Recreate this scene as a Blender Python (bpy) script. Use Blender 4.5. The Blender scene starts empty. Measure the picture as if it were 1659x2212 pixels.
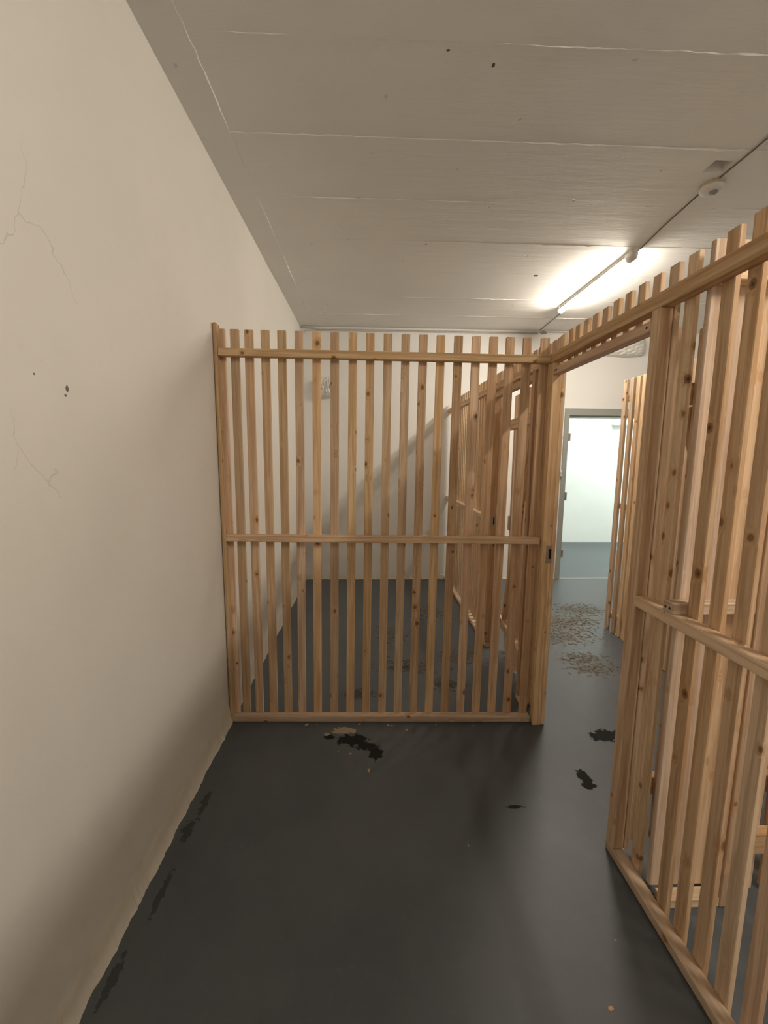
import bpy, bmesh, math, random
from mathutils import Vector, Matrix
random.seed(7)
S = bpy.context.scene
COL = S.collection

# ------------------------------------------------------------------ camera
cd = bpy.data.cameras.new('camera'); cam = bpy.data.objects.new('camera', cd); COL.objects.link(cam)
RR = Vector((0.99938903, -0.03414045, 0.00748349)); UU = Vector((-0.00290324, 0.13228348, 0.99120767)); FW = Vector((0.03483022, 0.9906238, -0.13210354))
M = Matrix.Identity(4)
for i in range(3):
    M[i][0] = RR[i]; M[i][1] = UU[i]; M[i][2] = -FW[i]
M.translation = Vector((0.75097, 0.0, 1.45))
cam.matrix_world = M
cd.sensor_fit = 'HORIZONTAL'; cd.sensor_width = 36.0; cd.lens = 902.72 / 1659 * 36.0
cd.clip_start = 0.02
S.camera = cam

# ------------------------------------------------------------------ world, exposure, lamp strengths
w = bpy.data.worlds.new('world'); S.world = w; w.use_nodes = True
w.node_tree.nodes['Background'].inputs[0].default_value = (0.02, 0.02, 0.02, 1)
w.node_tree.nodes['Background'].inputs[1].default_value = 0.2
S.view_settings.view_transform = 'Standard'; S.view_settings.look = 'None'
S.view_settings.exposure = 1.42; S.view_settings.gamma = 1.0
S.view_settings.use_curve_mapping = False
WARM = (1.0, 0.90, 0.77); WARM_W = 80.0        # tubes in the cellar
COOL = (0.90, 1.0, 0.93); COOL_W = 98.0        # tubes in the room behind the doorway
CEIL = 2.855; BACK = 4.84; WL = -0.012

# ------------------------------------------------------------------ node helpers
class NT:
    def __init__(s, name):
        s.m = bpy.data.materials.new(name); s.m.use_nodes = True
        s.t = s.m.node_tree; s.b = s.t.nodes['Principled BSDF']
    def n(s, typ, ins=None, **props):
        d = s.t.nodes.new(typ)
        for k, v in props.items(): setattr(d, k, v)
        for k, v in (ins or {}).items(): s.put(d, k, v)
        return d
    def put(s, d, k, v):
        if isinstance(v, bpy.types.NodeSocket): s.t.links.new(v, d.inputs[k])
        elif isinstance(v, bpy.types.Node): s.t.links.new(v.outputs[0], d.inputs[k])
        else:
            i = d.inputs[k]
            if i.type == 'RGBA' and len(v) == 3: v = (*v, 1)
            i.default_value = v
    def math(s, op, a, b=0.0, c=None, clamp=False):
        ins = {0: a, 1: b}
        if c is not None: ins[2] = c
        return s.n('ShaderNodeMath', ins, operation=op, use_clamp=clamp)
    def vmath(s, op, a, b): return s.n('ShaderNodeVectorMath', {0: a, 1: b}, operation=op)
    def mix(s, f, a, b): 
        d = s.n('ShaderNodeMix', data_type='RGBA')
        s.put(d, 0, f); s.put(d, 6, a); s.put(d, 7, b)
        return d.outputs[2]
    def noise(s, vec, scale, detail=3.0, rough=0.55, dist=0.0):
        return s.n('ShaderNodeTexNoise', {'Vector': vec, 'Scale': scale, 'Detail': detail, 'Roughness': rough, 'Distortion': dist})
    def step(s, v, lo, hi):
        return s.n('ShaderNodeMapRange', {0: v, 1: lo, 2: hi, 3: 0.0, 4: 1.0}, clamp=True, interpolation_type='SMOOTHSTEP')
    def base(s, c): s.put(s.b, 'Base Color', c)
    def set(s, **k):
        for a, v in k.items(): s.put(s.b, a.replace('_', ' '), v)
    def bump(s, h, strength=0.3, dist=0.01):
        s.put(s.b, 'Normal', s.n('ShaderNodeBump', {'Height': h, 'Strength': strength, 'Distance': dist}))

def world_pos(T): return T.n('ShaderNodeNewGeometry').outputs['Position']

def wood_mat(name, tone):
    T = NT(name)
    tc = T.n('ShaderNodeTexCoord').outputs['Object']; oi = T.n('ShaderNodeObjectInfo').outputs['Random']
    off = T.n('ShaderNodeCombineXYZ', {0: T.math('MULTIPLY', oi, 37.0), 1: T.math('MULTIPLY', oi, 91.3), 2: T.math('MULTIPLY', oi, 53.7)})
    p = T.vmath('ADD', tc, off)
    # knots: rare feature points inside the timber
    warp = T.noise(p, 30.0, 2.0)
    pk = T.vmath('ADD', T.vmath('MULTIPLY', p, (1, 1, 0.8)), T.vmath('MULTIPLY', warp.outputs['Color'], (.006, .006, .008)))
    vo = T.n('ShaderNodeTexVoronoi', {'Vector': pk, 'Scale': 12.0, 'Randomness': 1.0})
    rnd = T.n('ShaderNodeSeparateColor', {0: vo.outputs['Color']}).outputs[0]
    rad = T.math('MULTIPLY_ADD', rnd, 0.12, 0.05)
    kd = T.math('DIVIDE', vo.outputs['Distance'], rad)
    knot = T.math('SUBTRACT', 1.0, T.step(kd, 0.75, 1.05))
    core = T.math('SUBTRACT', 1.0, T.step(kd, 0.1, 0.6))
    halo = T.math('SUBTRACT', 1.0, T.step(kd, 0.9, 2.4))
    # grain along local z, bending round knots
    bend = T.math('MULTIPLY', halo, 0.012)
    pg = T.vmath('MULTIPLY', T.vmath('ADD', p, T.n('ShaderNodeCombineXYZ', {0: bend, 1: bend, 2: 0.0})), (1, 1, 0.035))
    g1 = T.noise(pg, 70.0, 3.0, 0.6, 0.4); g2 = T.noise(pg, 210.0, 2.0)
    broad = T.noise(T.vmath('MULTIPLY', p, (1, 1, 0.12)), 9.0, 2.0)
    c = T.mix(T.step(g1, 0.40, 0.62), [x * 1.08 for x in tone], (tone[0] * .80, tone[1] * .70, tone[2] * .60))
    c = T.mix(T.math('MULTIPLY', T.step(g2, 0.4, 0.7), 0.25), c, (tone[0] * .75, tone[1] * .62, tone[2] * .5))
    c = T.mix(T.math('MULTIPLY', T.step(broad, 0.4, 0.65), 0.35), c, (tone[0] * .92, tone[1] * .78, tone[2] * .68))
    sk = T.noise(T.vmath('MULTIPLY', p, (1, 1, 0.02)), 34.0, 2.0, 0.5, 0.6)
    c = T.mix(T.math('MULTIPLY', T.step(sk, 0.60, 0.68), 0.5), c, (tone[0] * .66, tone[1] * .50, tone[2] * .38))
    hsv = T.n('ShaderNodeHueSaturation', {'Color': c, 'Hue': T.math('MULTIPLY_ADD', T.math('FRACT', T.math('MULTIPLY', oi, 7.13)), 0.012, 0.494),
              'Saturation': T.math('MULTIPLY_ADD', T.math('FRACT', T.math('MULTIPLY', oi, 17.7)), 0.20, 0.78),
              'Value': T.math('MULTIPLY_ADD', oi, 0.34, 0.78)})
    c = T.mix(T.math('MULTIPLY', halo, 0.35), hsv.outputs[0], (tone[0] * .75, tone[1] * .55, tone[2] * .36))
    c = T.mix(T.math('MULTIPLY', knot, 0.75), c, (.20, .095, .04))
    c = T.mix(T.math('MULTIPLY', core, 0.9), c, (.045, .02, .010))
    T.base(c); T.set(Roughness=0.62); T.put(T.b, 'Specular IOR Level', 0.25)
    T.bump(T.math('ADD', g2, T.math('MULTIPLY', knot, -0.6)), 0.12, 0.003)
    return T.m

def spot_mask(T, pos, spots, nscale, axes=(0, 1), amp=0.9):
    """ragged patches: each spot (a, b, ra, rb) thresholded against noise"""
    nz = T.noise(pos, nscale, 5.0, 0.65)
    sep = T.n('ShaderNodeSeparateXYZ', {0: pos})
    acc = None
    for a, b, ra, rb in spots:
        da = T.math('MULTIPLY', T.math('SUBTRACT', sep.outputs[axes[0]], a), 1 / ra)
        db = T.math('MULTIPLY', T.math('SUBTRACT', sep.outputs[axes[1]], b), 1 / rb)
        d = T.math('SQRT', T.math('ADD', T.math('MULTIPLY', da, da), T.math('MULTIPLY', db, db)))
        acc = d if acc is None else T.math('MINIMUM', acc, d)
    v = T.math('ADD', acc, T.math('MULTIPLY_ADD', nz, 2 * amp * 2, -2 * amp))
    return T.math('SUBTRACT', 1.0, T.step(v, 0.85, 1.0))

def floor_mat():
    T = NT('painted_concrete_floor'); pos = world_pos(T)
    n1 = T.noise(pos, 1.6, 4.0, 0.6); n2 = T.noise(pos, 38.0, 3.0)
    c = T.mix(T.step(n1, 0.3, 0.7), (.070, .081, .092), (.098, .108, .116))
    c = T.mix(T.math('MULTIPLY', T.step(n2, 0.55, 0.8), 0.25), c, (.14, .14, .135))
    brown = spot_mask(T, pos, [(2.77, 3.80, .22, .14), (2.45, 3.47, .20, .20), (2.30, 3.20, .24, .12), (2.31, 2.81, .14, .10), (2.33, 2.67, .16, .08), (2.64, 3.55, .14, .12),
                               (.93, 3.25, .12, .16), (1.33, 3.75, .12, .14), (1.02, 2.75, .16, .10), (1.42, 2.86, .16, .12), (1.26, 2.5, .10, .10)], 24.0, amp=1.7)
    c = T.mix(T.math('MULTIPLY', brown, 0.85), c, (.040, .037, .032))
    inner = T.math('MULTIPLY', brown, T.step(T.noise(pos, 42.0, 4.0, 0.7), 0.45, 0.53))
    c = T.mix(T.math('MULTIPLY', inner, 0.9), c, (.150, .135, .108))
    black = spot_mask(T, pos, [(.665, 1.985, .085, .045), (.735, 1.935, .06, .03), (.785, 1.885, .035, .05), (.545, 2.01, .03, .02), (2.0, 1.985, .09, .05), (1.735, 1.70, .03, .05), (1.735, 1.655, .035, .02),
                               (1.36, 1.55, .04, .01)], 34.0, amp=0.6)
    edge = spot_mask(T, pos, [(.062, 1.60, .016, .07), (.045, 1.47, .022, .05), (.062, 1.23, .012, .08), (.04, 1.01, .013, .06), (.69, 2.40, .09, .05), (.98, 2.72, .08, .03), (1.25, 2.5, .09, .04)], 45.0, amp=0.9)
    black = T.math('MAXIMUM', black, T.math('MULTIPLY', edge, 0.55))
    c = T.mix(T.math('MULTIPLY', black, 0.93), c, (.020, .020, .020))
    beige = spot_mask(T, pos, [(.615, 2.06, .06, .028), (.665, 2.055, .02, .02), (.53, 2.03, .015, .012)], 60.0, amp=0.5)
    c = T.mix(T.math('MULTIPLY', beige, 0.9), c, (.42, .33, .23))
    T.base(c); T.put(T.b, 'Specular IOR Level', T.math('MULTIPLY_ADD', black, -0.42, 0.5))
    T.set(Roughness=T.math('ADD', T.math('MULTIPLY_ADD', n1, 0.2, 0.37), T.math('MULTIPLY', T.math('MAXIMUM', brown, black), 0.35), clamp=True))
    h = T.math('SUBTRACT', T.math('ADD', T.math('MULTIPLY', T.noise(pos, 9.0, 4.0), 1.0), T.math('MULTIPLY', n2, 0.15)), T.math('ADD', T.math('MULTIPLY', black, .6), T.math('MULTIPLY', brown, .25)))
    T.bump(h, 0.22, 0.006)
    return T.m

def plaster_mat(name, col, bump=0.25, spots=(), axes=(1, 2), dirt=None):
    T = NT(name); pos = world_pos(T)
    n1 = T.noise(pos, 1.3, 3.0); n2 = T.noise(pos, 14.0, 5.0, 0.6); n3 = T.noise(pos, 160.0, 2.0)
    c = T.mix(T.step(n1, 0.3, 0.7), col, [x * .955 for x in col])
    c = T.mix(T.math('MULTIPLY', T.step(n2, 0.62, 0.78), 0.12), c, (col[0] * .8, col[1] * .74, col[2] * .62))
    h = T.math('ADD', T.math('MULTIPLY', n2, 1.0), T.math('MULTIPLY', n3, 0.10))
    if spots:
        m = spot_mask(T, pos, spots, 45.0, axes, 0.4)
        c = T.mix(T.math('MULTIPLY', m, 0.85), c, (.07, .055, .04)); h = T.math('SUBTRACT', h, T.math('MULTIPLY', m, 1.5))
    if spots:
        ce = T.n('ShaderNodeTexVoronoi', {'Vector': T.vmath('ADD', T.vmath('MULTIPLY', pos, (1, 1, .55)), T.vmath('MULTIPLY', T.noise(pos, 5.0, 4.0).outputs['Color'], (.12, .12, .12))), 'Scale': 3.2}, feature='DISTANCE_TO_EDGE')
        reg = spot_mask(T, pos, [(1.02, 1.85, .16, .35), (.98, 1.35, .08, .3)], 4.0, axes, 0.5)
        ck = T.math('MULTIPLY', T.math('SUBTRACT', 1.0, T.step(ce, 0.0005, 0.004)), reg)
        c = T.mix(T.math('MULTIPLY', ck, 0.28), c, (.35, .30, .24)); h = T.math('SUBTRACT', h, T.math('MULTIPLY', ck, .5))
    T.base(c); T.set(Roughness=0.72); T.put(T.b, 'Specular IOR Level', 0.25)
    T.bump(h, bump, 0.006)
    return T.m

def ceiling_mat():
    T = NT('painted_formwork_concrete'); pos = world_pos(T)
    n1 = T.noise(pos, 1.1, 3.0); st = T.noise(T.vmath('MULTIPLY', pos, (0.25, 1.6, 1)), 9.0, 5.0, 0.62); n3 = T.noise(pos, 120.0, 2.0)
    vo = T.n('ShaderNodeTexVoronoi', {'Vector': T.vmath('ADD', pos, T.vmath('MULTIPLY', T.noise(pos, 40.0, 2.0).outputs['Color'], (.03, .012, 0))), 'Scale': 6.0})
    pit = T.math('SUBTRACT', 1.0, T.step(vo.outputs['Distance'], 0.03, 0.075))
    col = (.86, .85, .82)
    c = T.mix(T.step(n1, 0.3, 0.7), col, [x * .94 for x in col])
    c = T.mix(T.math('MULTIPLY', pit, 0.35), c, (.42, .36, .28))
    hole = spot_mask(T, pos, [(1.194, 1.697, .006, .012), (1.021, 1.649, .007, .004), (1.122, 2.986, .010, .007), (2.039, 3.427, .022, .018)], 60.0, (0, 1), 0.4)
    c = T.mix(T.math('MULTIPLY', hole, 0.9), c, (.03, .026, .02))
    T.base(c); T.set(Roughness=0.75); T.put(T.b, 'Specular IOR Level', 0.25)
    h = T.math('SUBTRACT', T.math('ADD', T.math('MULTIPLY', st, 0.8), T.math('MULTIPLY', n3, 0.07)), T.math('ADD', T.math('MULTIPLY', pit, .5), hole))
    T.bump(h, 0.55, 0.008)
    return T.m

def plain(name, col, rough=0.5, metal=0.0, spec=0.4, bumpscale=None, bumpstr=0.1):
    T = NT(name); pos = world_pos(T)
    n = T.noise(pos, bumpscale or 30.0, 3.0)
    T.base(T.mix(T.step(n, 0.3, 0.7), col, [x * .92 for x in col])); T.set(Roughness=rough, Metallic=metal); T.put(T.b, 'Specular IOR Level', spec)
    if bumpscale: T.bump(n, bumpstr, 0.004)
    return T.m

def emit(name, col, s):
    T = NT(name); T.base((.8, .8, .8)); T.put(T.b, 'Emission Color', col); T.put(T.b, 'Emission Strength', s)
    return T.m

def frame_paint():
    T = NT('chipped_grey_paint'); pos = world_pos(T)
    n = T.noise(pos, 40.0, 4.0)
    chips = T.math('MULTIPLY', T.step(T.noise(pos, 55.0, 4.0, .7), 0.66, 0.70), T.step(T.n('ShaderNodeSeparateXYZ', {0: pos}).outputs[2], 1.1, 0.0))
    T.base(T.mix(chips, T.mix(n, (.36, .37, .34), (.33, .34, .32)), (.09, .06, .04))); T.set(Roughness=0.42)
    return T.m

PINE = wood_mat('planed_pine', (.71, .50, .295)); PINE2 = wood_mat('planed_pine_warm', (.78, .545, .31)); PINE3 = wood_mat('planed_pine_pale', (.77, .58, .38))
FLOOR = floor_mat()
WALLL = plaster_mat('painted_plaster_wall', (.87, .845, .79), 0.22, [(1.113, 1.613, .005, .008), (1.105, 1.595, .004, .003), (1.01, 1.63, .003, .003)], (1, 2))
WALL = plaster_mat('white_painted_wall', (.88, .87, .84), 0.2)
WALLN = plaster_mat('white_room_wall', (.84, .85, .83), 0.2)
COVE = plaster_mat('rough_plaster_edge', (.74, .69, .58), 0.6)
CEILM = ceiling_mat()
WHITEP = plain('white_plastic', (.78, .77, .73), 0.35)
CREAMP = plain('yellowed_plastic', (.60, .52, .34), 0.45)
GREYP = plain('grey_lens_plastic', (.32, .32, .31), 0.4)
CABLE = plain('painted_cable', (.62, .60, .56), 0.55)
DARKC = plain('dusty_grey_cable', (.20, .19, .17), 0.7)
STEEL = plain('dull_zinc_steel', (.46, .43, .39), 0.42, 0.85)
CHROME = plain('polished_steel', (.62, .61, .59), 0.2, 1.0)
BLACK = plain('dark_slot', (.012, .010, .009), 0.8)
FRAMEP = frame_paint()
FILM = plain('crumpled_white_film', (.80, .79, .75), 0.3, 0, 0.6, 60.0, 0.3)
CHIPM = plain('wood_chip', (.55, .36, .19), 0.8)
TUBEW = emit('warm_fluorescent_glass', WARM, WARM_W)
TUBEC = emit('cool_fluorescent_glass', COOL, COOL_W)

# ------------------------------------------------------------------ object helpers
def tag(o, label=None, cat=None, group=None, kind=None):
    if label: o['label'] = label
    if cat: o['category'] = cat
    if group: o['group'] = group
    if kind: o['kind'] = kind
    return o
def link(name, me, mat, parent=None, loc=(0, 0, 0), rot=(0, 0, 0)):
    o = bpy.data.objects.new(name, me); COL.objects.link(o)
    if mat and not me.materials: me.materials.append(mat)
    if parent is not None: o.parent = parent
    o.location = loc; o.rotation_euler = rot
    return o
def empty(name, loc, rz=0.0):
    e = bpy.data.objects.new(name, None); COL.objects.link(e); e.location = loc; e.rotation_euler = (0, 0, rz); e.empty_display_size = 0.1
    return e
def bm_mesh(bm, name, smooth=False):
    me = bpy.data.meshes.new(name); bm.normal_update(); bm.to_mesh(me); bm.free()
    if smooth:
        for p in me.polygons: p.use_smooth = True
    return me
def add_box(bm, x0, x1, y0, y1, z0, z1):
    v = [bm.verts.new((x, y, z)) for x in (x0, x1) for y in (y0, y1) for z in (z0, z1)]
    for f in ((0, 1, 3, 2), (4, 6, 7, 5), (0, 4, 5, 1), (2, 3, 7, 6), (0, 2, 6, 4), (1, 5, 7, 3)): bm.faces.new([v[i] for i in f])
def box(name, mat, x0, x1, y0, y1, z0, z1, parent=None):
    bm = bmesh.new(); add_box(bm, x0, x1, y0, y1, z0, z1)
    return link(name, bm_mesh(bm, name), mat, parent)
_cache = {}
def board_mesh(a, b, L, mat, bev=0.0022):
    k = (round(a, 4), round(b, 4), round(L, 4), mat.name, bev)
    if k not in _cache:
        bm = bmesh.new(); add_box(bm, -a / 2, a / 2, -b / 2, b / 2, -L / 2, L / 2)
        bmesh.ops.bevel(bm, geom=bm.edges[:], offset=bev, segments=1, affect='EDGES', profile=0.5)
        me = bm_mesh(bm, 'board'); me.materials.append(mat); _cache[k] = me
    return _cache[k]
def rm(): return random.choices((PINE, PINE2, PINE3), (5, 3, 2))[0]
def upright(parent, name, x0, x1, y0, y1, z0, z1, tilt=(0, 0), mat=None, bev=0.0022):
    """vertical board; tilt = (x shift of its top, y shift of its top) against its foot"""
    L = z1 - z0
    return link(name, board_mesh(x1 - x0, y1 - y0, L, mat or rm(), bev), None, parent, ((x0 + x1) / 2, (y0 + y1) / 2, (z0 + z1) / 2),
                (math.atan2(-tilt[1], L), math.atan2(tilt[0], L), 0))
def rail_x(parent, name, x0, x1, y0, y1, z0, z1, mat=None, droop=0.0):
    L = x1 - x0
    return link(name, board_mesh(z1 - z0, y1 - y0, L, mat or rm()), None, parent, ((x0 + x1) / 2, (y0 + y1) / 2, (z0 + z1) / 2), (0, math.pi / 2 + math.atan2(droop, L), 0))
def rail_y(parent, name, x0, x1, y0, y1, z0, z1, mat=None, rise=0.0):
    L = y1 - y0
    return link(name, board_mesh(x1 - x0, z1 - z0, L, mat or rm()), None, parent, ((x0 + x1) / 2, (y0 + y1) / 2, (z0 + z1) / 2), (-math.pi / 2 + math.atan2(rise, L), 0, 0))
def sub(name, mat, parent, fn, smooth=False):
    """a sub-part given in the frame of its parent's parent (thing space)"""
    bm = bmesh.new(); fn(bm); me = bm_mesh(bm, name, smooth)
    o = link(name, me, mat, parent)
    o.matrix_parent_inverse = parent.matrix_basis.inverted()
    return o
def tube_bm(bm, pts, r, seg=8):
    pts = [Vector(p) for p in pts]; rings = []
    for i, p in enumerate(pts):
        d = (pts[min(i + 1, len(pts) - 1)] - pts[max(i - 1, 0)]).normalized()
        a = d.orthogonal().normalized() if abs(d.z) > .9 else d.cross(Vector((0, 0, 1))).normalized(); b = d.cross(a)
        rings.append([bm.verts.new(p + a * math.cos(t) * r + b * math.sin(t) * r) for t in [2 * math.pi * k / seg for k in range(seg)]])
    for A, B in zip(rings, rings[1:]):
        for k in range(seg): bm.faces.new((A[k], A[(k + 1) % seg], B[(k + 1) % seg], B[k]))
    bm.faces.new(rings[0][::-1]); bm.faces.new(rings[-1])
def tube(name, mat, pts, r, parent=None, seg=8):
    bm = bmesh.new(); tube_bm(bm, pts, r, seg); bmesh.ops.recalc_face_normals(bm, faces=bm.faces[:])
    return link(name, bm_mesh(bm, name, True), mat, parent)
def lathe_bm(bm, prof, cx, cy, seg=32):
    rings = [[bm.verts.new((cx + r * math.cos(2 * math.pi * k / seg), cy + r * math.sin(2 * math.pi * k / seg), z)) for k in range(seg)] for r, z in prof]
    for A, B in zip(rings, rings[1:]):
        for k in range(seg): bm.faces.new((A[k], A[(k + 1) % seg], B[(k + 1) % seg], B[k]))
    bm.faces.new(rings[0][::-1]); bm.faces.new(rings[-1])
    bmesh.ops.recalc_face_normals(bm, faces=bm.faces[:])

# ------------------------------------------------------------------ the setting
RIGHT = 5.2; FRONT = -1.3; NR = 6.8; NB = 7.0; BT = 0.14
tag(box('floor', FLOOR, -0.2, NR + .1, FRONT - .1, NB + .1, -0.1, 0.0), 'dark grey painted concrete floor with worn patches', kind='structure')
tag(box('wall_left', WALLL, WL - .15, WL, FRONT, BACK, 0.0, CEIL + .06), 'cream painted plaster wall on the left', kind='structure')
bm = bmesh.new()
add_box(bm, WL - .15, 3.03, BACK, BACK + BT, 0, CEIL + .06); add_box(bm, 3.95, NR, BACK, BACK + BT, 0, CEIL + .06); add_box(bm, 3.03, 3.95, BACK, BACK + BT, 1.95, CEIL + .06)
tag(link('wall_back', bm_mesh(bm, 'wall_back'), WALL), 'white back wall with a grey framed doorway', kind='structure')
tag(box('wall_right', WALL, RIGHT, RIGHT + .12, FRONT, BACK, 0, CEIL + .06), 'white wall on the right side of the cellar', kind='structure')
tag(box('wall_front', WALL, WL - .15, RIGHT + .12, FRONT - .1, FRONT, 0, CEIL + .06), 'white wall behind the camera', kind='structure')
tag(box('wall_far', WALLN, 2.3, NR, NB, NB + .1, 0, CEIL + .06), 'bright white wall of the next room', kind='structure')
tag(box('wall_far_left', WALLN, 2.2, 2.3, BACK + BT, NB + .1, 0, CEIL + .06), 'white side wall of the next room', kind='structure')
tag(box('wall_far_right', WALLN, NR, NR + .1, BACK, NB + .1, 0, CEIL + .06), 'white end wall of the next room', kind='structure')

ceil = tag(box('ceiling', CEILM, WL - .15, NR + .1, FRONT - .1, NB + .1, CEIL + .06, CEIL + .16), 'white painted board-marked concrete ceiling', kind='structure')
YJ = [FRONT, -1.05, -0.60, -0.16, 0.28, 0.73, 1.17, 1.617, 2.06, 2.507, 2.95, 3.42, 3.925, 4.40, BACK]
RX0, RX1, RY0, RY1 = 2.388, 2.490, 2.130, 2.214
for i, (a, b) in enumerate(zip(YJ, YJ[1:])):
    z = CEIL + random.uniform(-.0015, .0025)
    bm = bmesh.new(); a += .0012; b -= .0012
    if a < RY0 < b:
        add_box(bm, .134, RX0, a, b, z, CEIL + .0599); add_box(bm, RX1, RIGHT, a, b, z, CEIL + .0599)
        add_box(bm, RX0, RX1, a, RY0, z, CEIL + .0599); add_box(bm, RX0, RX1, RY1, b, z, CEIL + .0599)
    else: add_box(bm, .134, RIGHT, a, b, z, CEIL + .0599)
    link('panel', bm_mesh(bm, 'panel'), CEILM, ceil)
box('panel', CEILM, WL, .131, FRONT, BACK, CEIL - .003, CEIL + .0599, ceil)
box('panel', CEILM, 2.3, NR, BACK + BT, NB, CEIL, CEIL + .0599, ceil)
# thin concrete fins left where the shuttering boards met
def fin(p0, p1, name='joint_ridge', h=.0062, wd=.008):
    p0 = Vector(p0); p1 = Vector(p1); L = (p1 - p0).length; n = max(6, int(L / .035)); d = (p1 - p0).normalized(); s = Vector((-d.y, d.x, 0))
    bm = bmesh.new(); prev = None; ph = random.uniform(0, 9)
    for k in range(n + 1):
        t = k / n; c = p0 + d * L * t
        env = max(0.0, math.sin(t * 11 + ph) * .5 + math.sin(t * 29 + ph * 2) * .35 + .35)
        hh = max(.0002, h * env * random.uniform(.4, 1.2)); ww = wd * random.uniform(.3, 1.0) + .0008; o = s * random.uniform(-.0025, .0025)
        row = [bm.verts.new(c + o - s * ww + Vector((0, 0, .004))), bm.verts.new(c + o - s * ww * .3 - Vector((0, 0, hh))), bm.verts.new(c + o + s * ww * .35 - Vector((0, 0, hh * .8))), bm.verts.new(c + o + s * ww + Vector((0, 0, .004)))]
        if prev:
            for j in range(3): bm.faces.new((prev[j], prev[j + 1], row[j + 1], row[j]))
        prev = row
    bmesh.ops.recalc_face_normals(bm, faces=bm.faces[:])
    return link(name, bm_mesh(bm, name), CEILM, ceil)
for y in YJ[6:-1]: fin((.134, y, CEIL), (4.2, y + random.uniform(.0, .012), CEIL))
fin((.132, 1.3, CEIL), (.135, BACK - .1, CEIL), h=.008, wd=.010)

# rough plaster coves where walls meet the floor
def cove(name, p0, p1, inward, h, d, label):
    p0 = Vector(p0); p1 = Vector(p1); L = (p1 - p0).length; n = int(L / .012); dr = (p1 - p0).normalized(); I = Vector(inward)
    bm = bmesh.new(); prev = None; wob = 0; wob2 = 0
    for k in range(n + 1):
        wob = wob * .8 + random.uniform(-.003, .003); wob2 = wob2 * .85 + random.uniform(-.006, .006)
        c = p0 + dr * L * k / n; hh = h + wob2; dd = max(.004, d + wob)
        prof = [(0, hh), (dd * .30, hh * .78), (dd * .5 + random.uniform(-.001, .001), hh * .42), (dd * .8, hh * .14), (dd, 0.0)]
        row = [bm.verts.new(c + I * a + Vector((0, 0, b))) for a, b in prof] + [bm.verts.new(c + Vector((0, 0, 0)))]
        if prev:
            for j in range(5): bm.faces.new((prev[j], prev[j + 1], row[j + 1], row[j]))
        prev = row
    bmesh.ops.recalc_face_normals(bm, faces=bm.faces[:])
    return tag(link(name, bm_mesh(bm, name), COVE), label, kind='structure')
cove('baseboard_left', (WL, FRONT, 0), (WL, BACK, 0), (1, 0, 0), .10, .018, 'ragged cream plaster edge along the foot of the left wall')
cove('baseboard_back', (WL, BACK, 0), (2.99, BACK, 0), (0, -1, 0), .05, .016, 'ragged cream plaster edge along the foot of the back wall')

# grey steel door frame in the back wall
dr = empty('door_1', (3.5, BACK, 0)); tag(dr, 'grey painted steel door frame without its door', kind='structure')
def fr(name, x0, x1, y0, y1, z0, z1): return box(name, FRAMEP, x0 - 3.5, x1 - 3.5, y0 - BACK, y1 - BACK, z0, z1, dr)
jl = fr('jamb', 2.992, 3.045, BACK - .018, BACK + BT + .02, 0, 2.01); fr('jamb', 3.93, 3.985, BACK - .018, BACK + BT + .02, 0, 2.01)
fr('lintel', 3.045, 3.93, BACK - .018, BACK + BT + .02, 1.932, 2.01); fr('rebate', 3.045, 3.93, BACK + .0, BACK + BT + .02, 1.915, 1.932)
fr('rebate', 3.045, 3.060, BACK + .035, BACK + BT + .02, 0, 1.915); fr('rebate', 3.915, 3.93, BACK + .035, BACK + BT + .02, 0, 1.915)
for z in (1.685, 1.0, .315): sub('hinge', STEEL, jl, lambda bm, z=z: add_box(bm, 3.045 - 3.5, 3.064 - 3.5, -.03, -.008, z - .045, z + .045))
box('threshold', FRAMEP, 3.05 - 3.5, 3.93 - 3.5, -.02, .0, 0.0, .004, dr)

# ------------------------------------------------------------------ slatted partition across the cell
PA = -0.0235
C = empty('slatted_partition', (0, 2.144, 0), PA)
tag(C, 'pine slat partition standing between the left wall and the doorway post', 'partition')
RD = .041; ST = .018; SW = .0425
top = [.009, .078, .148, .229, .311, .397, .484, .574, .664, .750, .838, .927, 1.014, 1.102, 1.190, 1.279, 1.366, 1.449, 1.535, 1.624]
bot = [.009, .069, .140, .219, .299, .376, .463, .555, .643, .732, .821, .908, .995, 1.083, 1.171, 1.260, 1.347, 1.435, 1.522, 1.612]
for i, (t, b) in enumerate(zip(top, bot)):
    zt = 2.068 - .028 * t / 1.62; m = (t + b) / 2 + .002
    hw = SW / 2 if i else .015
    if i == 0: m = .0195
    dt = (t - b) * 1.02
    upright(C, 'slat', m - hw, m + hw, RD + .0005, RD + ST, .003 if i else .003, zt, (dt if i else 0.0, 0))
upright(C, 'post', -.008, .011, -.004, RD, .004, 2.085, (-.003, 0), PINE, .005)
rail_x(C, 'rail', .0115, 1.641, 0, RD, 1.921, 1.958, PINE2, .020)
rail_x(C, 'rail', .0115, 1.638, 0, RD, 1.004, 1.039, PINE, .006)
rail_x(C, 'rail', .0115, 1.640, 0, RD, .002, .034, PINE3)

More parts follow.
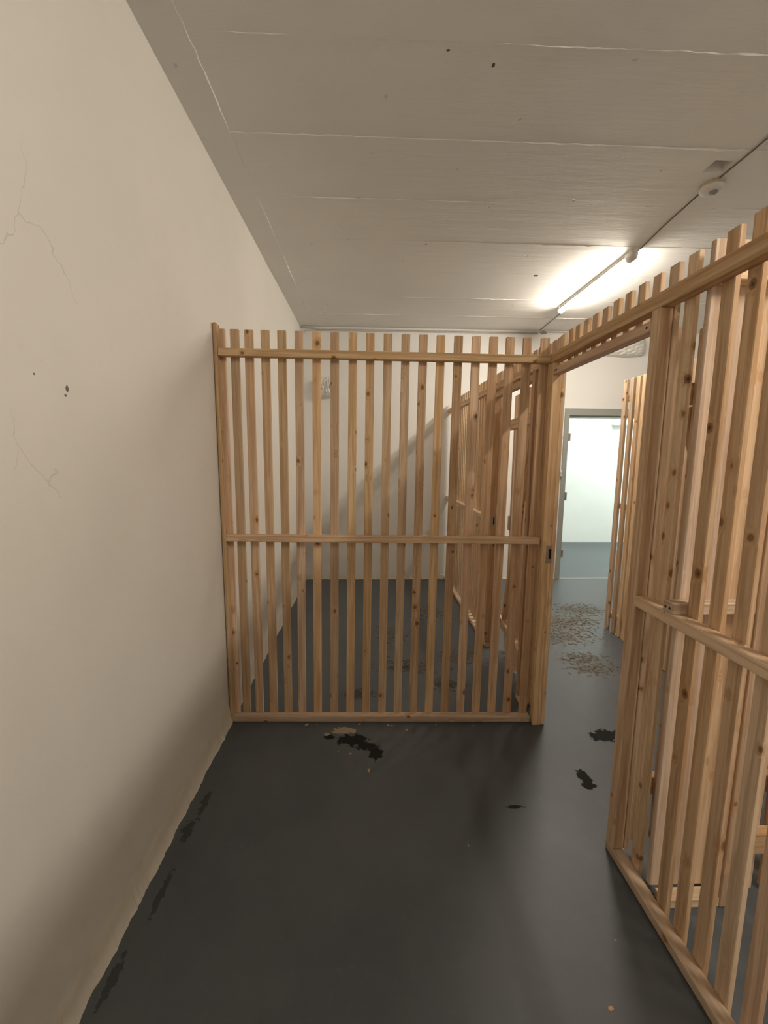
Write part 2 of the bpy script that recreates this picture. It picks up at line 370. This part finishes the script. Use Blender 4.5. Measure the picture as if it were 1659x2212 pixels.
# ------------------------------------------------------------------ corridor fence with the cell's doorway
FX = 1.641; FD = .042; FS = FX + FD
B = empty('slatted_fence', (FS, 0.4, 0))
tag(B, 'pine slat fence in the right foreground, its doorway beside the partition', 'fence')
def L(o): return o
bx, by = FS, 0.4
def bu(name, x0, x1, y0, y1, z0, z1, **k): return upright(B, name, x0 - bx, x1 - bx, y0 - by, y1 - by, z0, z1, **k)
def bry(name, x0, x1, y0, y1, z0, z1, **k): return rail_y(B, name, x0 - bx, x1 - bx, y0 - by, y1 - by, z0, z1, **k)
YEND = FRONT + .004
bry('rail', FX, FS, YEND, 2.128, 1.911, 1.957, mat=PINE2)
bry('rail', FX, FS, YEND, 1.3215, .958, .994, mat=PINE3)
bry('rail', FX, FS, YEND, 1.365, .001, .033, mat=PINE3)
near_jamb = bu('post', FX, FS, 1.322, 1.363, .0335, 1.9105, mat=PINE2)
far_jamb = bu('post', FX + .003, FS + .006, 2.080, 2.121, .0, 1.9105, mat=PINE2)
hd = bry('header', FX + .002, FS, 1.3635, 2.0795, 1.850, 1.884, mat=PINE)
ys = [1.0515 - .0765 * k for k in range(1, 31)] + [1.0515, 1.1265, 1.2605]
for y in ys: bu('slat', FS + .0005, FS + ST, y - .0205, y + .0205, .004, 2.039 + random.uniform(-.003, .003), tilt=(0, random.uniform(-.004, .004)))
bu('slat', FS + .0005, FS + ST, 1.3375 - .0205, 1.3375 + .0205, .034, 2.04)
for y in [1.416, 1.4925, 1.568, 1.644, 1.7175, 1.794, 1.8675, 1.94, 2.0045]:
    bu('slat', FS + .0005, FS + ST, y - .0195, y + .0195, 1.873, 2.041 + random.uniform(-.002, .004))
bu('slat', FS + .0065, FS + .027, 2.080, 2.121, .002, 2.045, mat=PINE2)
# lock strike plate let into the far door post
sp = sub('strike_plate', STEEL, far_jamb, lambda bm: add_box(bm, 1.6625 - bx, 1.6925 - bx, 2.0785 - by, 2.0805 - by, .908, 1.0))
tag(sp, 'zinc lock strike plate')
sub('keeper_slot', BLACK, far_jamb, lambda bm: add_box(bm, 1.676 - bx, 1.688 - bx, 2.0780 - by, 2.0787 - by, .930, .982))
def screw_x(bm, x, y, z, r=.004):   # head facing -x
    vs = [bm.verts.new((x, y + r * math.cos(t), z + r * math.sin(t))) for t in [2 * math.pi * k / 8 for k in range(8)]]
    ws = [bm.verts.new((x + .003, v.co.y, v.co.z)) for v in vs]
    bm.faces.new(vs); 
    for k in range(8): bm.faces.new((vs[k], ws[k], ws[(k + 1) % 8], vs[(k + 1) % 8]))
for y, z in ((2.055, 1.867), (2.040, 1.867), (1.385, 1.867)): sub('screw', BLACK, hd, lambda bm, y=y, z=z: screw_x(bm, FX + .0012 - bx, y - by, z, .0045))

# ------------------------------------------------------------------ fence of the cell behind the partition
G = empty('slatted_fence', (FS, 3.5, 0))
tag(G, 'pine slat fence behind the partition, running to the back wall', 'fence')
gx, gy = FS, 3.5
def gu(name, x0, x1, y0, y1, z0, z1, **k): return upright(G, name, x0 - gx, x1 - gx, y0 - gy, y1 - gy, z0, z1, **k)
def gry(name, x0, x1, y0, y1, z0, z1, **k): return rail_y(G, name, x0 - gx, x1 - gx, y0 - gy, y1 - gy, z0, z1, **k)
gry('rail', FX, FS, 2.255, BACK - .004, 1.930, 1.972, mat=PINE, rise=.03)
gry('rail', FX, FS, 3.066, BACK - .004, .962, .998, mat=PINE3)
gry('rail', FX, FS, 3.022, BACK - .02, .001, .033, mat=PINE3)
gj = gu('post', FX, FS, 3.024, 3.065, .0335, 1.938, mat=PINE2)
gu('post', FX, FS, 2.300, 2.341, .0335, 1.922, mat=PINE)
gry('rail', FX, FS, 2.255, 2.342, .001, .033, mat=PINE3)
gry('header', FX + .002, FS, 2.3415, 3.0235, 1.868, 1.902, mat=PINE)
for y in [2.15, 2.208, 2.275] : gu('slat', FS + .0005 + .012, FS + ST + .012, y - .0205, y + .0205, .004, 2.045)
k = 2.355
while k < 3.02: gu('slat', FS + .0005, FS + ST, k - .0205, k + .0205, 1.892, 2.05); k += .0768
k = 3.045
while k < BACK - .03: gu('slat', FS + .0005, FS + ST, k - .0205, k + .0205, .034, 2.055 + .012 * (k - 3), tilt=(0, random.uniform(-.004, .004))); k += .0768
sub('strike_plate', STEEL, gj, lambda bm: add_box(bm, 1.655 - gx, 1.678 - gx, 3.0225 - gy, 3.0245 - gy, .935, 1.03))
sub('keeper_slot', BLACK, gj, lambda bm: add_box(bm, 1.664 - gx, 1.674 - gx, 3.0218 - gy, 3.0228 - gy, .955, 1.01))

# ------------------------------------------------------------------ slat doors: slats along local x, rails on one side
def slat_door(loc, rz, width, label, rail_side, z0=.045, z1=1.862, slats=None, brace=True, ext=0.0):
    D = empty('slat_door', loc, rz); tag(D, label, 'door', 'slat doors of the storage cells')
    r0, r1 = (ST + .0005, ST + .036) if rail_side > 0 else (-.0365, -.0005)
    n = slats or int((width + .034) / .0768)
    step = (width - .0425) / (n - 1)
    for i in range(n): upright(D, 'slat', i * step, i * step + .0425, 0, ST, z0, z1 + random.uniform(-.003, .003))
    for a, b in ((z0 + .17, z0 + .24), (z1 - .235, z1 - .168)): rail_x(D, 'rail', .002, width + ext, r0, r1, a, b, PINE)
    if brace:
        p0 = Vector((width * .92, (r0 + r1) / 2, z0 + .245)); p1 = Vector((width * .12, (r0 + r1) / 2, z1 - .24)); d = p1 - p0
        link('brace', board_mesh(.045, .034, d.length - .02, PINE), None, D, (p0 + p1) / 2, (0, math.atan2(d.x, d.z), 0))
    return D
# this cell's door: opened square into the corridor
D1 = slat_door((FS + .0285, 1.342, 0), 0.0, .655, 'pine slat door swung open behind the foreground fence', 1)
# door of the cell behind: shut, braces and rails towards this side
D2 = slat_door((FS + .038, 2.352, 0), math.pi / 2 - .105, .62, 'pine slat door with diagonal brace, ajar in the fence behind the partition', 1, z0=.022, z1=1.874, brace=True, ext=.05)
lk = bmesh.new(); add_box(lk, .585, .6205, .0185, .030, .93, 1.03)
link('lock_case', bm_mesh(lk, 'lock_case'), STEEL, D2)

# ------------------------------------------------------------------ cross partition of the neighbouring cell
E = empty('slatted_partition', (1.70, 1.185, 0)); tag(E, 'pine slat partition at the right edge, set square behind the foreground fence', 'partition')
ex, ey = 1.70, 1.185
def eu(name, x0, x1, y0, y1, z0, z1, **k): return upright(E, name, x0 - ex, x1 - ex, y0 - ey, y1 - ey, z0, z1, **k)
def erx(name, x0, x1, y0, y1, z0, z1, **k): return rail_x(E, name, x0 - ex, x1 - ex, y0 - ey, y1 - ey, z0, z1, **k)
mr = erx('rail', 1.640, 1.893, 1.1465, 1.1885, .9945, 1.0285, mat=PINE3)
erx('rail', 1.705, 1.893, 1.1425, 1.1845, .001, .033, mat=PINE3)
erx('rail', 1.705, 2.62, 1.1465, 1.1885, 1.922, 1.957, mat=PINE2)
for a in (1.6895, 1.7640, 1.8420): eu('slat', a, a + .040, 1.189, 1.207, .034, 2.043, mat=PINE3 if a < 1.8 else PINE2)
eu('post', 1.8935, 1.9205, 1.1415, 1.1885, .001, 1.9215, mat=PINE)
for y in (1.159, 1.176): sub('screw', BLACK, mr, lambda bm, y=y: screw_x(bm, 1.6393 - ex, y - ey, 1.010, .004))
for k in range(8): eu('slat', 1.96 + .08 * k, 2.0 + .08 * k, 1.189, 1.207, 1.87, 2.043)
# its door, with a steel lock rosette
D3 = slat_door((1.925, 1.1895, 0), 0.0, .66, 'pine slat door with round steel lock at the right edge of the picture', -1, z0=.012, brace=False)
upright(D3, 'stile', .0015, .070, -.0365, -.0005, .30, 1.60, mat=PINE3)
bm = bmesh.new(); lathe_bm(bm, [(.0005, .006), (.010, .006), (.011, .003), (.019, .004), (.021, .001), (.021, 0)], 0, 0, 24)
ro = link('lock_rosette', bm_mesh(bm, 'lock_rosette', True), CHROME, D3, (.022, -.0367, .955), (math.pi / 2, 0, 0))
tag(ro, 'round steel lock rosette')

# ------------------------------------------------------------------ panel on the other side of the corridor
H = empty('slatted_fence', (2.78, 2.8, 0)); tag(H, 'pale pine slat fence across the corridor, seen through the doorway', 'fence')
hx, hy = 2.78, 2.8
yl = [3.352, 3.262, 3.185, 3.118, 3.035, 2.957, 2.88, 2.80, 2.72, 2.64, 2.56, 2.48, 2.40, 2.32]
for i, y in enumerate(yl):
    wd = .048 if i == 0 else .042
    upright(H, 'slat', -.004, .018, y - wd / 2 - hy, y + wd / 2 - hy, .004, 2.064, mat=PINE3)
for a, b in ((1.900, 1.945), (1.04, 1.08), (.10, .145)): rail_y(H, 'rail', .0185, .060, yl[-1] - .03 - hy, 3.376 - hy, a, b, mat=PINE3)

# ------------------------------------------------------------------ lamps
def tube_lamp(loc0, loc1, r, mat, label, capnear=True, group=None):
    p0 = Vector(loc0); p1 = Vector(loc1); c = (p0 + p1) / 2
    T = empty('fluorescent_lamp', (c.x, c.y, CEIL)); tag(T, label, 'lamp', group); d = (p1 - p0).normalized()
    q = lambda v: v - Vector((c.x, c.y, CEIL))
    for nm, a0, a1, mm in (('tube', -97, 97, mat), ('tube_glow_shield', 97, 263, WHITEP)):      # angles from straight down; opaque upper half added to cut ceiling glow
        bm = bmesh.new(); rows = []
        for e in (q(p0), q(p1)):
            rows.append([bm.verts.new(e + Vector((math.sin(math.radians(a0 + (a1 - a0) * k / 14)) * r, 0, -math.cos(math.radians(a0 + (a1 - a0) * k / 14)) * r))) for k in range(15)])
        for k in range(14): bm.faces.new((rows[0][k], rows[0][k + 1], rows[1][k + 1], rows[1][k]))
        link(nm, bm_mesh(bm, nm, True), mm, T)
    box('batten', WHITEP, -.008, .008, q(p0).y, q(p1).y, -.014, -.0005, T)
    for e, s in ((p0, -1), (p1, 1)):
        bm = bmesh.new(); big = (s < 0) if capnear else False
        e = q(e); R0 = .033 if big else .0235
        n = [(.0, R0 * .8), (.012, R0), (.055, R0), (.072, R0 * .75)] if big else [(-.002, R0 * .85), (.006, R0), (.020, R0), (.026, R0 * .7)]
        rings = []
        for t, rr in n:
            cc = e + d * s * t
            rings.append([bm.verts.new(cc + Vector((math.cos(a) * rr, 0, math.sin(a) * rr))) for a in [2 * math.pi * k / 16 for k in range(16)]])
        for A, Bq in zip(rings, rings[1:]):
            for k in range(16): bm.faces.new((A[k], A[(k + 1) % 16], Bq[(k + 1) % 16], Bq[k]))
        bm.faces.new(rings[0]); bm.faces.new(rings[-1][::-1])
        bmesh.ops.recalc_face_normals(bm, faces=bm.faces[:])
        cap = link('lamp_holder', bm_mesh(bm, 'lamp_holder', True), WHITEP, T)
        m = e + d * s * (.03 if big else .012)
        bm = bmesh.new(); add_box(bm, m.x - .011, m.x + .011, m.y - .012, m.y + .012, m.z + R0 * .5, -.0005)
        link('bracket', bm_mesh(bm, 'bracket'), WHITEP, T)
    return T
tube_lamp((2.530, 3.03, 2.812), (2.530, 4.06, 2.812), .023, TUBEW, 'lit fluorescent tube under the ceiling beyond the fence')
tube_lamp((2.50, -0.55, 2.812), (2.50, 0.50, 2.812), .023, TUBEW, 'lit fluorescent tube under the ceiling beside the camera')
tube_lamp((4.6, 5.4, 2.79), (4.6, 6.6, 2.79), .014, TUBEC, 'lit cool white tube on the ceiling of the next room, left one', group='tubes in the next room')
tube_lamp((5.6, 5.4, 2.79), (5.6, 6.6, 2.79), .014, TUBEC, 'lit cool white tube on the ceiling of the next room, right one', group='tubes in the next room')

# ------------------------------------------------------------------ ceiling detector, cables, switch
Dt = empty('motion_detector', (2.515, 2.305, CEIL)); tag(Dt, 'round white ceiling motion detector with grey lens', 'detector')
bm = bmesh.new(); lathe_bm(bm, [(.056, -.0005), (.057, -.008), (.055, -.012)], 0, 0); link('base_ring', bm_mesh(bm, 'base_ring', True), CREAMP, Dt)
bm = bmesh.new(); lathe_bm(bm, [(.054, -.0122), (.055, -.022), (.050, -.032), (.040, -.038), (.030, -.040)], 0, 0); link('housing', bm_mesh(bm, 'housing', True), WHITEP, Dt)
bm = bmesh.new(); lathe_bm(bm, [(.020, -.0402), (.018, -.046), (.012, -.050), (.003, -.052)], .006, -.008, 20); link('lens', bm_mesh(bm, 'lens', True), GREYP, Dt)
def wig(p0, p1, n, a): 
    p0 = Vector(p0); p1 = Vector(p1)
    return [p0.lerp(p1, k / n) + Vector((random.uniform(-a, a), 0, 0)) for k in range(n + 1)]
tag(tube('cable', DARKC, [(2.505, 2.362, CEIL - .0045), (2.535, 2.70, CEIL - .0045), (2.572, 2.96, CEIL - .0045), (2.574, 3.10, CEIL - .0045), (2.583, 3.5, CEIL - .0045), (2.61, 4.12, CEIL - .0045), (2.640, BACK - .01, CEIL - .0045)], .0035), 'thin grey cable on the ceiling from detector past the tube', 'cable')
tag(tube('cable', DARKC, wig((2.43, 0.2, CEIL - .0045), (2.507, 2.246, CEIL - .0045), 12, .002), .0035), 'thin grey cable running from the detector out of the picture', 'cable')
cz = CEIL - .010
tag(tube('cable', CABLE, [(WL + .008, BACK - .035, cz + .004), (.05, BACK - .045, cz), (.10, BACK - .040, cz - .004), (.15, BACK - .018, cz - .012), (.21, BACK - .008, cz - .017), (.4, BACK - .007, cz - .014), (1.1, BACK - .007, cz - .012), (2.0, BACK - .007, cz - .012), (2.63, BACK - .007, cz - .012)], .0065),
    'white cable looping out of the left corner along the top of the back wall', 'cable')
tag(tube('cable', CABLE, [(WL + .01, BACK - .01, cz - .09), (.02, BACK - .009, cz - .06), (.05, BACK - .008, cz - .033), (.3, BACK - .008, cz - .030), (1.3, BACK - .007, cz - .027), (2.63, BACK - .007, cz - .026)], .0045),
    'thinner white cable below the looping one on the back wall', 'cable')
tag(tube('cable', CABLE, [(2.74, BACK - .008, cz - .004), (3.4, BACK - .008, cz - .006), (4.4, BACK - .008, cz - .006)], .007), 'white cable on the back wall above the doorway', 'cable')
bm = bmesh.new(); prof = []
random.seed(3)
for k in range(14):
    t = 2 * math.pi * k / 14; rr = random.uniform(.8, 1.1); prof.append((2.69 + .05 * rr * math.cos(t), BACK - .004, CEIL - .018 + .017 * rr * math.sin(t)))
vs = [bm.verts.new(p) for p in prof]; vb = [bm.verts.new((p[0], BACK - .0003, p[2])) for p in prof]; ce = bm.verts.new((2.69, BACK - .012, CEIL - .018))
for k in range(14): bm.faces.new((vs[k], vs[(k + 1) % 14], ce)); bm.faces.new((vs[k], vb[k], vb[(k + 1) % 14], vs[(k + 1) % 14]))
bmesh.ops.recalc_face_normals(bm, faces=bm.faces[:])
tag(link('mortar_lump', bm_mesh(bm, 'mortar_lump'), plain('grey_mortar', (.36, .33, .28), .9, 0, .2, 80, .5)), 'grey mortar lump where the cables enter the back wall', 'mortar')
W = empty('light_switch', (2.978, BACK, 1.27)); tag(W, 'white surface switch with conduit beside the doorway', 'switch')
bm = bmesh.new(); add_box(bm, -.031, .012, -.036, -.0005, -.038, .038); bmesh.ops.bevel(bm, geom=bm.edges[:], offset=.004, segments=2, affect='EDGES'); link('housing', bm_mesh(bm, 'housing'), WHITEP, W)
bm = bmesh.new(); add_box(bm, -.018, .0, -.041, -.0362, -.010, .014); link('rocker', bm_mesh(bm, 'rocker'), CREAMP, W)
tube('conduit', WHITEP, [(-.012, -.011, .0385), (-.013, -.011, .6), (-.008, -.011, 1.05), (-.006, -.011, 1.56)], .0095, W, 10)
for z in (.42, 1.2): box('clip', WHITEP, -.024, .004, -.022, -.0005, z, z + .014, W)

# crumpled film taped over the wall openings
def film(name, cx, cz, wx, hz, bulge, label, n=18, seed=1):
    rnd = random.Random(seed); bm = bmesh.new(); g = []
    folds = [(rnd.uniform(-1, 1), rnd.uniform(-1, 1), rnd.uniform(0, 3.14), rnd.uniform(6, 13), rnd.uniform(.2, 1)) for _ in range(9)]
    for j in range(n + 1):
        row = []
        for i in range(n + 1):
            u = 2 * i / n - 1; v = 2 * j / n - 1
            # square -> rounded square outline
            k = 1 - .10 * (u * u * v * v) + .02 * math.sin(5 * u + 3 * v + seed)
            f = max(0, (1 - u ** 4) * (1 - v ** 4)) ** .5
            cr = sum(a * abs(math.sin((u - x0) * math.cos(t) * fr_ + (v - y0) * math.sin(t) * fr_)) for x0, y0, t, fr_, a in folds) / 5
            dep = bulge * f * (.55 + .45 * cr) + .0015
            row.append(bm.verts.new((u * wx / 2 * k, -dep, v * hz / 2 * k)))
        g.append(row)
    for j in range(n):
        for i in range(n): bm.faces.new((g[j][i], g[j][i + 1], g[j + 1][i + 1], g[j + 1][i]))
    edge = [g[0][i] for i in range(n + 1)] + [g[j][n] for j in range(1, n + 1)] + [g[n][i] for i in range(n - 1, -1, -1)] + [g[j][0] for j in range(n - 1, 0, -1)]
    back = [bm.verts.new((v.co.x, -.0003, v.co.z)) for v in edge]
    for k in range(len(edge)): bm.faces.new((edge[k], back[k], back[(k + 1) % len(edge)], edge[(k + 1) % len(edge)]))
    bmesh.ops.recalc_face_normals(bm, faces=bm.faces[:])
    return tag(link(name, bm_mesh(bm, name), FILM, None, (cx, BACK, cz)), label, 'plastic film')
film('plastic_film', 3.62, 2.70, .46, .24, .11, 'crumpled white plastic film over an opening high above the doorway', seed=4)
film('plastic_film', .262, 2.205, .17, .235, .13, 'crumpled white plastic bundle on the back wall behind the partition', seed=9)
bm = bmesh.new(); add_box(bm, 4.80, 5.2, NB - .10, NB - .0005, 1.985, 2.4); bmesh.ops.bevel(bm, geom=bm.edges[:], offset=.006, segments=1, affect='EDGES')
tag(link('wall_box', bm_mesh(bm, 'wall_box'), WHITEP), 'white box high on the wall of the next room', 'box')

# ------------------------------------------------------------------ wood chips on the floor
chips = [(.414, 2.112, .016), (.469, 2.112, .007), (.700, 2.112, .012), (.856, 2.10, .012), (.875, 2.094, .009), (.952, 2.055, .014), (1.116, 2.096, .008), (1.319, 2.086, .006), (.752, 1.771, .014), (.661, 1.883, .011), (1.127, 1.382, .006), (1.395, .905, .013), (2.096, 2.558, .01), (1.50, 1.06, .006), (.60, 1.90, .006)]
def chip_mesh(seed):
    r = random.Random(seed); bm = bmesh.new(); n = 7
    lo = [(math.cos(2 * math.pi * k / n) * r.uniform(.5, 1.1), .6 * math.sin(2 * math.pi * k / n) * r.uniform(.5, 1.1)) for k in range(n)]
    A = [bm.verts.new((x, y, 0)) for x, y in lo]; Bv = [bm.verts.new((x * .9, y * .9, .22 + .2 * x * r.uniform(-.5, 1))) for x, y in lo]
    bm.faces.new(A[::-1]); bm.faces.new(Bv)
    for k in range(n): bm.faces.new((A[k], A[(k + 1) % n], Bv[(k + 1) % n], Bv[k]))
    me = bm_mesh(bm, 'wood_chip'); me.materials.append(CHIPM); return me
cms = [chip_mesh(s) for s in range(4)]
for i, (x, y, r) in enumerate(chips):
    o = link('wood_chip', cms[i % 4], None, None, (x, y, .0), (0, 0, random.uniform(0, 6.28))); o.scale = (r, r, r * .6)
    tag(o, 'small pale wood chip lying loose on the dark floor', 'wood chip', 'wood chips on the floor')
